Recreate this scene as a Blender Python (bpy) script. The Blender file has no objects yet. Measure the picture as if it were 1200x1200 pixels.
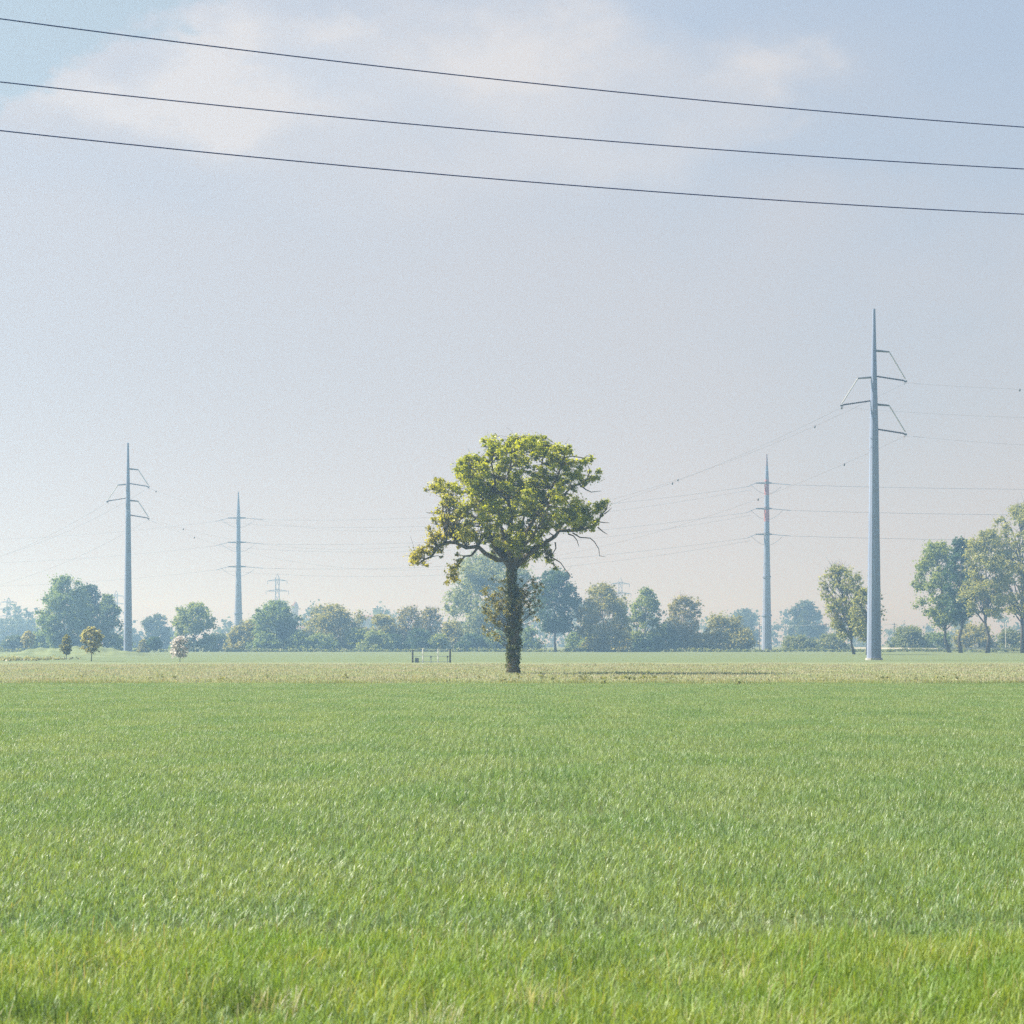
import bpy, math, random
import numpy as np

S = bpy.context.scene
C = S.collection
F, CX, HY, CAMZ = 2500.0, 600.0, 754.0, 1.8      # focal length in photo pixels, centre column, horizon row, eye height


def at(px, py, d):
    """photo direction at a distance of d metres -> point in the world"""
    return np.array([(px - CX) / F * d, d, CAMZ - (py - HY) / F * d])


# ------------------------------------------------------------------ helpers
def tag(o, label=None, cat=None, group=None, kind=None):
    if label: o['label'] = label
    if cat: o['category'] = cat
    if group: o['group'] = group
    if kind: o['kind'] = kind
    return o


def empty(name, loc, label, cat, group=None):
    o = bpy.data.objects.new(name, None)
    C.objects.link(o)
    o.location = loc
    o.empty_display_size = 0.5
    return tag(o, label, cat, group)


class MB:
    def __init__(self):
        self.v = []; self.f = []; self.t = []

    def tube(self, pts, rad, n=6, cap=True, tone=0.5, phase=0.0):
        pts = [np.array(p, float) for p in pts]
        if not hasattr(rad, '__len__'): rad = [rad] * len(pts)
        b0 = len(self.v)
        u = None
        for i, p in enumerate(pts):
            a = pts[max(i - 1, 0)]; b = pts[min(i + 1, len(pts) - 1)]
            t = b - a; t = t / (np.linalg.norm(t) + 1e-9)
            if u is None:
                r = np.array([1.0, 0, 0]) if abs(t[0]) < 0.9 else np.array([0, 1.0, 0])
                u = r - t * r.dot(t)
            else:
                u = u - t * u.dot(t)
            u = u / (np.linalg.norm(u) + 1e-9)
            w = np.cross(t, u)
            for k in range(n):
                an = 2 * math.pi * k / n + phase
                self.v.append(p + (u * math.cos(an) + w * math.sin(an)) * rad[i]); self.t.append(tone)
        for i in range(len(pts) - 1):
            for k in range(n):
                k2 = (k + 1) % n
                self.f.append((b0 + i * n + k, b0 + i * n + k2, b0 + (i + 1) * n + k2, b0 + (i + 1) * n + k))
        if cap:
            self.f.append(tuple(b0 + k for k in range(n))[::-1])
            self.f.append(tuple(b0 + (len(pts) - 1) * n + k for k in range(n)))

    def box(self, c, s, rz=0.0, tone=0.5):
        b0 = len(self.v)
        ca, sa = math.cos(rz), math.sin(rz)
        for dz in (-.5, .5):
            for dx, dy in ((-.5, -.5), (.5, -.5), (.5, .5), (-.5, .5)):
                x, y = dx * s[0], dy * s[1]
                self.v.append(np.array([c[0] + x * ca - y * sa, c[1] + x * sa + y * ca, c[2] + dz * s[2]])); self.t.append(tone)
        for q in ((3, 2, 1, 0), (4, 5, 6, 7), (0, 1, 5, 4), (1, 2, 6, 5), (2, 3, 7, 6), (3, 0, 4, 7)):
            self.f.append(tuple(b0 + k for k in q))

    def poly(self, vs, fs, tone=0.5):
        b0 = len(self.v)
        for v in vs: self.v.append(np.array(v, float)); self.t.append(tone)
        for f in fs: self.f.append(tuple(b0 + k for k in f))

    def build(self, name, mat, parent=None, smooth=False):
        me = bpy.data.meshes.new(name)
        me.from_pydata([tuple(map(float, v)) for v in self.v], [], self.f)
        at_ = me.attributes.new('tone', 'FLOAT', 'POINT'); at_.data.foreach_set('value', np.array(self.t, np.float32))
        if smooth: me.polygons.foreach_set('use_smooth', [True] * len(me.polygons))
        me.materials.append(mat); me.update()
        o = bpy.data.objects.new(name, me); C.objects.link(o); o.parent = parent
        return o


def quads(name, v, q, attrs, mat, parent=None):
    me = bpy.data.meshes.new(name)
    me.vertices.add(len(v)); me.vertices.foreach_set('co', np.asarray(v, np.float32).ravel())
    me.loops.add(q.size); me.loops.foreach_set('vertex_index', q.astype(np.int32).ravel())
    me.polygons.add(len(q))
    me.polygons.foreach_set('loop_start', np.arange(0, q.size, 4, dtype=np.int32))
    for k, a in attrs.items():
        ty = 'INT' if a.dtype.kind == 'i' else 'FLOAT'
        at_ = me.attributes.new(k, ty, 'POINT'); at_.data.foreach_set('value', a.astype(np.int32 if ty == 'INT' else np.float32))
    me.materials.append(mat); me.update(calc_edges=True); me.validate()
    o = bpy.data.objects.new(name, me); C.objects.link(o); o.parent = parent
    return o


def leaves(g, cen, rad, per, size, up=0.5, flat=0.8, core=0.0):
    """leaf-sized folded diamonds scattered through clumps; cen (n,3), rad (n,), returns verts, quads, tone"""
    n = len(cen)
    idx = np.repeat(np.arange(n), per)
    m = len(idx)
    d = g.normal(size=(m, 3)); d /= np.linalg.norm(d, axis=1)[:, None]
    rr = np.minimum(np.abs(g.normal(0, .62, m)) + .12 * g.random(m), 1.55)
    p = cen[idx] + d * (rad[idx] * rr)[:, None] * np.array([1, 1, flat])
    nrm = g.normal(size=(m, 3)) * 0.8 + d * 0.5; nrm[:, 2] += up
    nrm /= np.linalg.norm(nrm, axis=1)[:, None]
    a = g.normal(size=(m, 3)); a -= nrm * (a * nrm).sum(1)[:, None]; a /= np.linalg.norm(a, axis=1)[:, None]
    b = np.cross(nrm, a)
    s = size * (0.55 + 0.9 * g.random(m))
    L = a * s[:, None] * 0.5; W = b * (s * (0.30 + 0.2 * g.random(m)))[:, None]
    bend = nrm * (s * 0.16)[:, None]
    v = np.stack([p - L - bend, p + W + bend * .4, p + L - bend, p - W + bend * .4], 1).reshape(-1, 3)
    q = np.arange(m * 4).reshape(-1, 4)
    ct = g.random(n)
    tone = np.clip(ct[idx] * 0.6 + g.random(m) * 0.4, 0, 1)
    return v, q, np.repeat(tone, 4)


# ------------------------------------------------------------------ materials
def newmat(name):
    m = bpy.data.materials.new(name); m.use_nodes = True
    nt = m.node_tree; nt.nodes.clear()
    out = nt.nodes.new('ShaderNodeOutputMaterial')
    return m, nt, out


def N(nt, t, **kw):
    n = nt.nodes.new(t)
    for k, v in kw.items(): setattr(n, k, v)
    return n


def mixc(nt, fac, a, b, mode='MIX'):
    n = N(nt, 'ShaderNodeMix', data_type='RGBA', blend_type=mode)
    for sock, val in ((n.inputs[0], fac), (n.inputs[6], a), (n.inputs[7], b)):
        if hasattr(val, 'is_linked') or hasattr(val, 'links'): nt.links.new(val, sock)
        elif hasattr(val, '__len__'): sock.default_value = (*val[:3], 1)
        else: sock.default_value = val
    return n.outputs[2]


def math_(nt, op, a, b=0.0, clamp=False):
    n = N(nt, 'ShaderNodeMath', operation=op, use_clamp=clamp)
    for sock, val in ((n.inputs[0], a), (n.inputs[1], b)):
        if hasattr(val, 'links'): nt.links.new(val, sock)
        else: sock.default_value = val
    return n.outputs[0]


def ramp(nt, val, lo, hi, smooth=True):
    n = N(nt, 'ShaderNodeMapRange', interpolation_type='SMOOTHSTEP' if smooth else 'LINEAR')
    nt.links.new(val, n.inputs[0]); n.inputs[1].default_value = lo; n.inputs[2].default_value = hi
    return n.outputs[0]


def noise(nt, vec, scale, detail=3.0, rough=0.55):
    n = N(nt, 'ShaderNodeTexNoise'); n.inputs['Scale'].default_value = scale
    n.inputs['Detail'].default_value = detail; n.inputs['Roughness'].default_value = rough
    if vec is not None: nt.links.new(vec, n.inputs['Vector'])
    return n.outputs[0]


def leafmat(name, c1, c2, trans=0.45, rough=0.5, spec=0.35, c3=None, nscale=0.0, ntint=(1, 1, 1), tr_tint=(1.15, 1.1, 0.55), rowscale=None):
    m, nt, out = newmat(name)
    a = N(nt, 'ShaderNodeAttribute', attribute_name='tone')
    col = mixc(nt, a.outputs['Fac'], c1, c2)
    if c3 is not None:
        b = N(nt, 'ShaderNodeAttribute', attribute_name='dry')
        col = mixc(nt, b.outputs['Fac'], col, c3)
    if nscale:
        geo = N(nt, 'ShaderNodeNewGeometry')
        mp = N(nt, 'ShaderNodeMapping'); nt.links.new(geo.outputs['Position'], mp.inputs[0])
        mp.inputs['Scale'].default_value = rowscale or (1, 1, 1)
        f = ramp(nt, noise(nt, mp.outputs[0], nscale, 4.0), 0.34, 0.66)
        col = mixc(nt, f, col, mixc(nt, 1.0, col, ntint, 'MULTIPLY'))
    bs = N(nt, 'ShaderNodeBsdfPrincipled'); nt.links.new(col, bs.inputs['Base Color'])
    bs.inputs['Roughness'].default_value = rough; bs.inputs['Specular IOR Level'].default_value = spec
    tr = N(nt, 'ShaderNodeBsdfTranslucent'); nt.links.new(mixc(nt, 1.0, col, tr_tint, 'MULTIPLY'), tr.inputs[0])
    mx = N(nt, 'ShaderNodeMixShader'); mx.inputs[0].default_value = trans
    nt.links.new(bs.outputs[0], mx.inputs[1]); nt.links.new(tr.outputs[0], mx.inputs[2])
    nt.links.new(mx.outputs[0], out.inputs['Surface'])
    return m


def solid(name, c, rough=0.6, spec=0.3, metal=0.0, c2=None, nscale=2.0, stretch=(1, 1, 1), bump=0.0):
    m, nt, out = newmat(name)
    bs = N(nt, 'ShaderNodeBsdfPrincipled')
    bs.inputs['Roughness'].default_value = rough; bs.inputs['Specular IOR Level'].default_value = spec
    bs.inputs['Metallic'].default_value = metal
    tc = N(nt, 'ShaderNodeTexCoord'); mp = N(nt, 'ShaderNodeMapping'); nt.links.new(tc.outputs['Object'], mp.inputs[0])
    mp.inputs['Scale'].default_value = stretch
    nz = noise(nt, mp.outputs[0], nscale, 5.0)
    nt.links.new(mixc(nt, ramp(nt, nz, .3, .7), c, c2 or tuple(x * .82 for x in c)), bs.inputs['Base Color'])
    if bump:
        bp = N(nt, 'ShaderNodeBump'); bp.inputs['Strength'].default_value = bump; bp.inputs['Distance'].default_value = 0.05
        nt.links.new(nz, bp.inputs['Height']); nt.links.new(bp.outputs[0], bs.inputs['Normal'])
    nt.links.new(bs.outputs[0], out.inputs['Surface'])
    return m


M = dict(
    bark=solid('bark', (.13, .11, .065), .9, .1, c2=(.07, .06, .035), nscale=3, stretch=(2, 2, .35), bump=.8),
    bark_far=solid('bark_grey', (.11, .10, .085), .9, .1, c2=(.06, .055, .05), nscale=1.5, stretch=(2, 2, .4)),
    bark_pale=solid('bark_pale', (.36, .34, .30), .85, .1, c2=(.22, .21, .19), nscale=1.5, stretch=(2, 2, .4)),
    steel=solid('painted_pole_steel', (.235, .285, .40), .4, .5, c2=(.165, .21, .32), nscale=.6, stretch=(1, 1, .12)),
    steel_red=solid('red_marking_paint', (.40, .17, .17), .55, .3, nscale=1),
    steel_dark=solid('weathered_arm_steel', (.16, .18, .22), .5, .4, nscale=3),
    insul_pale=solid('pale_silicone_insulator', (.48, .50, .52), .5, .3, nscale=4),
    insul_dark=solid('dark_glazed_insulator', (.035, .035, .05), .4, .4, nscale=4),
    wire=solid('weathered_conductor', (.01, .03, .16), .7, .1, metal=.0, nscale=8),
    wire_far=solid('aged_aluminium_conductor', (.12, .14, .17), .5, .3, nscale=8),
    wire_pale=solid('bright_cable', (.65, .68, .7), .4, .4, nscale=8),
    spire=solid('faded_spire_paint', (.27, .22, .27), .55, .3, nscale=1),
    wood_dark=solid('tarred_timber', (.11, .11, .11), .85, .15, nscale=5, stretch=(3, 3, .4)),
    white=solid('white_paint', (.78, .78, .76), .5, .3, c2=(.66, .66, .64), nscale=5),
    brick=solid('far_brick', (.36, .30, .26), .8, .2, nscale=.5),
    rooft=solid('far_roof_tile', (.25, .15, .11), .8, .2, nscale=.5),
    concrete=solid('concrete', (.42, .42, .40), .8, .2, nscale=1.2),
)
LM = dict(
    fresh=leafmat('leaf_fresh', (.17, .245, .06), (.30, .37, .12), trans=.5),
    mid=leafmat('leaf_mid', (.12, .20, .06), (.22, .31, .11), trans=.5),
    dark=leafmat('leaf_dark', (.035, .085, .04), (.08, .15, .065), trans=.4),
    olive=leafmat('leaf_olive', (.24, .245, .09), (.36, .345, .16), trans=.5),
    pale=leafmat('leaf_pale', (.20, .26, .13), (.31, .37, .21), trans=.5),
    rust=leafmat('leaf_rust', (.38, .38, .17), (.50, .48, .27), trans=.5),
    willow=leafmat('leaf_willow', (.23, .25, .075), (.36, .36, .12), trans=.5),
    blossom=leafmat('petal_white', (.62, .60, .56), (.84, .80, .78), trans=.4, tr_tint=(1, 1, 1)),
    hedge=leafmat('leaf_hedge', (.12, .18, .07), (.25, .29, .13), trans=.5),
    airy=leafmat('leaf_airy', (.25, .29, .09), (.38, .40, .16), trans=.5),
    warm=leafmat('leaf_warm', (.18, .25, .05), (.31, .38, .10), trans=.5),
    far=leafmat('leaf_far', (.055, .10, .045), (.11, .16, .07), trans=.4),
)

# ------------------------------------------------------------------ ground
def ground_material():
    m, nt, out = newmat('farm_ground')
    geo = N(nt, 'ShaderNodeNewGeometry')
    sx = N(nt, 'ShaderNodeSeparateXYZ'); nt.links.new(geo.outputs['Position'], sx.inputs[0])
    mp = N(nt, 'ShaderNodeMapping'); nt.links.new(geo.outputs['Position'], mp.inputs[0]); mp.inputs['Scale'].default_value = (1, .35, 1)
    n1 = noise(nt, mp.outputs[0], .12, 5); n2 = noise(nt, geo.outputs['Position'], 2.5, 5)
    n3 = noise(nt, mp.outputs[0], .9, 6)
    yy = math_(nt, 'ADD', sx.outputs[1], math_(nt, 'MULTIPLY', math_(nt, 'SUBTRACT', n1, .5), 22.0))
    soil = mixc(nt, n2, (.05, .065, .025), (.09, .11, .04))
    tan = mixc(nt, ramp(nt, n3, .3, .7), (.27, .28, .17), (.22, .25, .13))
    green = mixc(nt, ramp(nt, n3, .3, .7), (.105, .145, .068), (.14, .18, .088))
    far = mixc(nt, ramp(nt, n1, .3, .7), (.10, .14, .06), (.15, .18, .09))
    c = mixc(nt, ramp(nt, yy, 91, 96), soil, tan)
    c = mixc(nt, ramp(nt, yy, 165, 215), c, green)
    c = mixc(nt, ramp(nt, yy, 430, 620), c, far)
    bs = N(nt, 'ShaderNodeBsdfPrincipled'); nt.links.new(c, bs.inputs['Base Color'])
    bs.inputs['Roughness'].default_value = .95; bs.inputs['Specular IOR Level'].default_value = .1
    bp = N(nt, 'ShaderNodeBump'); bp.inputs['Strength'].default_value = .9; bp.inputs['Distance'].default_value = .25
    nt.links.new(n2, bp.inputs['Height']); nt.links.new(bp.outputs[0], bs.inputs['Normal'])
    nt.links.new(bs.outputs[0], out.inputs['Surface'])
    return m


M['ground'] = ground_material()
gb = MB()
gb.poly([(-3000, -300, 0), (3000, -300, 0), (3000, 3000, 0), (-3000, 3000, 0)], [(0, 1, 2, 3)])
tag(gb.build('ground', M['ground']), kind='structure')


# --- grass tiles scattered by geometry nodes -------------------------------
def blades(g, n, size, rows, h, w, lean, seedheads=0.0, variant=0, dry=0.0, patch=True):
    """n ribbon blades on a size x size tile"""
    if rows:
        nr = int(round(size / rows))
        x = (g.integers(0, nr, n) + .5) * (size / nr) - size / 2 + g.normal(0, rows * .24, n)
    else:
        x = (g.random(n) - .5) * size
    y = (g.random(n) - .5) * size
    H = h[0] + (h[1] - h[0]) * g.random(n)
    W = w[0] + (w[1] - w[0]) * g.random(n)
    ph = g.random(n) * 2 * math.pi
    Ln = lean[0] + (lean[1] - lean[0]) * g.random(n) ** 1.3
    dr = (g.random(n) < dry).astype(float)
    stalk = (g.random(n) < seedheads)
    Ln = np.where(stalk, Ln * .3, Ln); H = np.where(stalk, H * 1.45, H); dr = np.where(stalk, 1.0, dr)
    Wst = np.where(stalk, W * .45, W)
    dx, dy = np.cos(ph), np.sin(ph)
    tw = ph + math.pi / 2 + g.normal(0, .5, n)
    tx, ty = np.cos(tw), np.sin(tw)
    ss = (0.0, .45, .8, 1.0); wf = (.75, 1.0, .7, .08)
    V = []
    for s, f in zip(ss, wf):
        px = x + dx * Ln * H * s * s; py = y + dy * Ln * H * s * s
        pz = H * (s - .30 * Ln * s ** 3) - .02
        wd = np.where(stalk, Wst * (3.0 if s == .8 else (1.6 if s == 1.0 else .8)), Wst * f) * .5
        V.append(np.stack([px - tx * wd, py - ty * wd, pz], 1)); V.append(np.stack([px + tx * wd, py + ty * wd, pz], 1))
    v = np.stack(V, 1).reshape(-1, 3)
    base = np.arange(n)[:, None, None] * 8
    q = (base + np.array([[0, 1, 3, 2], [2, 3, 5, 4], [4, 5, 7, 6]])[None]).reshape(-1, 4)
    tone = np.repeat(np.clip(g.normal(.5, .25, n), 0, 1), 8)
    return v, q, tone, np.repeat(dr, 8), np.full(len(v), variant, int)


def tile_group(name, nvar, x0, x1, y0, y1, step, seed, turn=True, zvar=(.85, 1.2), jit=.04):
    ng = bpy.data.node_groups.new(name, 'GeometryNodeTree')
    ng.interface.new_socket('Geometry', in_out='INPUT', socket_type='NodeSocketGeometry')
    ng.interface.new_socket('Geometry', in_out='OUTPUT', socket_type='NodeSocketGeometry')
    L = ng.links.new
    gi = ng.nodes.new('NodeGroupInput'); go = ng.nodes.new('NodeGroupOutput')
    na = ng.nodes.new('GeometryNodeInputNamedAttribute'); na.data_type = 'INT'; na.inputs['Name'].default_value = 'variant'
    join = ng.nodes.new('GeometryNodeJoinGeometry')
    nao = [o for o in na.outputs if o.enabled and o.name == 'Attribute'][0]
    for k in range(nvar):
        sp = ng.nodes.new('GeometryNodeSeparateGeometry'); sp.domain = 'POINT'
        cp = ng.nodes.new('FunctionNodeCompare'); cp.data_type = 'INT'; cp.operation = 'EQUAL'
        ints = [i for i in cp.inputs if i.enabled and i.type == 'INT']
        L(nao, ints[0]); ints[1].default_value = k
        L(gi.outputs[0], sp.inputs[0]); L(cp.outputs[0], sp.inputs[1])
        ti = ng.nodes.new('GeometryNodeGeometryToInstance'); L(sp.outputs[0], ti.inputs[0]); L(ti.outputs[0], join.inputs[0])
    gr = ng.nodes.new('GeometryNodeMeshGrid')
    gr.inputs[0].default_value = x1 - x0; gr.inputs[1].default_value = y1 - y0
    gr.inputs[2].default_value = int((x1 - x0) / step) + 1; gr.inputs[3].default_value = int((y1 - y0) / step) + 1
    sp = ng.nodes.new('GeometryNodeSetPosition'); L(gr.outputs[0], sp.inputs[0])
    rv = ng.nodes.new('FunctionNodeRandomValue'); rv.data_type = 'FLOAT_VECTOR'
    cx, cy, j = (x0 + x1) / 2, (y0 + y1) / 2, step * jit
    rv.inputs[0].default_value = (cx - j, cy - j, -.015); rv.inputs[1].default_value = (cx + j, cy + j, .015)
    rv.inputs['Seed'].default_value = seed; L(rv.outputs[0], sp.inputs['Offset'])
    ip = ng.nodes.new('GeometryNodeInstanceOnPoints'); L(sp.outputs[0], ip.inputs['Points']); L(join.outputs[0], ip.inputs['Instance'])
    ip.inputs['Pick Instance'].default_value = True

    def rnd(ty, lo, hi, sd):
        r = ng.nodes.new('FunctionNodeRandomValue'); r.data_type = ty
        ins = [i for i in r.inputs if i.enabled and i.name in ('Min', 'Max')]
        ins[0].default_value = lo; ins[1].default_value = hi; r.inputs['Seed'].default_value = sd
        return [o for o in r.outputs if o.enabled][0]
    L(rnd('INT', 0, nvar - 1, seed + 1), ip.inputs['Instance Index'])
    cxyz = ng.nodes.new('ShaderNodeCombineXYZ')
    if turn:
        L(rnd('FLOAT', 0.0, 6.283, seed + 2), cxyz.inputs[2])
    else:
        ml = ng.nodes.new('ShaderNodeMath'); ml.operation = 'MULTIPLY'; ml.inputs[1].default_value = math.pi
        L(rnd('INT', 0, 1, seed + 2), ml.inputs[0]); L(ml.outputs[0], cxyz.inputs[2])
    L(cxyz.outputs[0], ip.inputs['Rotation'])
    sc = ng.nodes.new('ShaderNodeCombineXYZ'); sc.inputs[0].default_value = 1; sc.inputs[1].default_value = 1
    L(rnd('FLOAT', zvar[0], zvar[1], seed + 3), sc.inputs[2]); L(sc.outputs[0], ip.inputs['Scale'])
    L(ip.outputs[0], go.inputs[0])
    return ng


def grass_field(name, mat, parts, nvar, area, step, seed, label, turn, zvar):
    g = np.random.default_rng(seed)
    V, Q, T, D, K = [], [], [], [], []
    off = 0
    for k in range(nvar):
        for kw in parts:
            v, q, t, d, kk = blades(g, variant=k, **kw)
            V.append(v); Q.append(q + off); T.append(t); D.append(d); K.append(kk); off += len(v)
    o = quads(name, np.concatenate(V), np.concatenate(Q), dict(tone=np.concatenate(T), dry=np.concatenate(D), variant=np.concatenate(K)), mat)
    md = o.modifiers.new('scatter', 'NODES'); md.node_group = tile_group(name + '_scatter', nvar, *area, step, seed, turn, zvar)
    return tag(o, label, 'grass', kind='stuff')


wheat_m = leafmat('wheat_leaf', (.17, .255, .10), (.315, .40, .195), trans=.42, rough=.45, spec=.6, c3=(.30, .28, .12),
                  nscale=.55, ntint=(.74, .87, .78), tr_tint=(1.13, 1.09, .50), rowscale=(1, .5, 1))
grass_field('young_wheat', wheat_m,
            [dict(n=4800, size=2.1, rows=.14, h=(.06, .145), w=(.004, .0075), lean=(.15, 1.0), dry=.01)],
            4, (-48, 48, 10.4, 92.0), 2.0, 11, 'short green wheat crop filling the field up to the lone oak', False, (.85, 1.2))
verge_m = leafmat('verge_grass', (.20, .285, .06), (.35, .43, .125), trans=.4, rough=.5, spec=.35, c3=(.42, .37, .23),
                  nscale=1.1, ntint=(.7, .88, .7), tr_tint=(1.2, 1.1, .4))
grass_field('verge_grass', verge_m,
            [dict(n=3200, size=1.3, rows=0, h=(.07, .18), w=(.003, .0065), lean=(.1, .9), dry=.06, seedheads=.006)],
            4, (-12, 12, 4.5, 12.0), 1.1, 23, 'rough yellow green verge grass with dry stalks along the near edge of the wheat', True, (.8, 1.25))
grass_field('verge_fringe', verge_m,
            [dict(n=900, size=1.5, rows=0, h=(.06, .16), w=(.003, .0065), lean=(.1, .9), dry=.04, seedheads=.004)],
            4, (-14, 14, 12.4, 14.6), 1.1, 29, 'thinner fringe of yellow green grass mixing into the wheat', True, (.8, 1.1))
grass_field('sparse_fringe', verge_m,
            [dict(n=380, size=1.5, rows=0, h=(.06, .15), w=(.003, .0065), lean=(.1, .9), dry=.04, seedheads=.002)],
            4, (-16, 16, 15.2, 18.5), 1.1, 31, 'scattered yellow green blades among the nearer wheat', True, (.8, 1.1))
tan_m = leafmat('dry_meadow_grass', (.27, .32, .21), (.38, .41, .31), trans=.35, rough=.7, spec=.2, c3=(.42, .40, .30),
                nscale=.22, ntint=(.86, 1.0, .72), tr_tint=(1.1, 1.0, .7))
grass_field('meadow_strip', tan_m,
            [dict(n=2600, size=4.3, rows=0, h=(.04, .15), w=(.02, .045), lean=(.1, .8), dry=.25, seedheads=.1)],
            4, (-110, 110, 97, 176), 4.0, 37, 'straw coloured unmown grass strip between the wheat and the far green field', True, (.6, 1.25))
edge_m = leafmat('edge_grass', (.20, .25, .10), (.33, .36, .19), trans=.35, rough=.65, spec=.2, c3=(.36, .32, .18),
                 nscale=.3, ntint=(.8, .9, .7))
grass_field('field_edge_grass', edge_m,
            [dict(n=1100, size=3.2, rows=0, h=(.06, .20), w=(.012, .025), lean=(.1, .8), dry=.15, seedheads=.05)],
            4, (-80, 80, 93.5, 97), 3.0, 41, 'tussocky olive grass edge just behind the wheat', True, (.5, 1.35))

# single tufts on the near verge
LT = dict(pale=leafmat('dry_stalk', (.42, .40, .26), (.58, .55, .40), trans=.35, rough=.6, spec=.3),
          dark=leafmat('weed_blade', (.07, .13, .03), (.15, .21, .06), trans=.4))
for i, (px, py, mt, rad, hh, cnt, lab) in enumerate([
        (275, 1172, 'dark', .13, .24, 160, 'dark green weedy tuft at the bottom left of the field edge'),
        (318, 1176, 'pale', .08, .20, 60, 'pale dry stalks beside the dark weedy tuft at the bottom left'),
        (508, 1190, 'pale', .07, .17, 45, 'flattened pale dry tuft at the bottom edge left of centre'),
        (628, 1168, 'pale', .10, .19, 55, 'upright pale dry tuft at the bottom edge below the oak'),
        (862, 1188, 'pale', .07, .17, 40, 'small pale dry tuft at the bottom edge right of centre'),
        (60, 1185, 'dark', .12, .22, 120, 'dark green tuft in the bottom left corner of the field edge'),
        (700, 1122, 'dark', .14, .19, 160, 'small dark green clump right of centre in the near field')]):
    gg = np.random.default_rng(300 + i)
    d_ = (CAMZ - .08) * F / (py - HY)
    v, q, tone, dr, kk = blades(gg, cnt, 1.0, 0, (hh * .6, hh * 1.15), (.003, .007), (.1, .8))
    off = np.repeat(np.clip(gg.normal(0, 1, (cnt, 2)), -1.5, 1.5) * rad, 8, axis=0)
    b0 = np.repeat(v.reshape(-1, 8, 3)[:, :2, :2].mean(1), 8, axis=0)
    v[:, :2] = v[:, :2] - b0 + off * np.array([1.0, 1.0])
    o = quads('grass_tuft', v, q, dict(tone=tone), LT[mt])
    o.location = ((px - CX) / F * d_, d_, 0)
    tag(o, lab, 'grass tuft', 'tufts near the front of the field')

# ------------------------------------------------------------------ trees
def limb_path(g, a, b, sag=.0, n=4, wob=.06):
    a = np.array(a); b = np.array(b); L = np.linalg.norm(b - a)
    pts = []
    for i in range(n + 1):
        t = i / n
        p = a + (b - a) * t
        if 0 < i < n: p = p + g.normal(0, wob * L, 3) * np.array([1, 1, .6])
        p[2] += sag * L * 4 * t * (1 - t)
        pts.append(p)
    return pts


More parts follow.
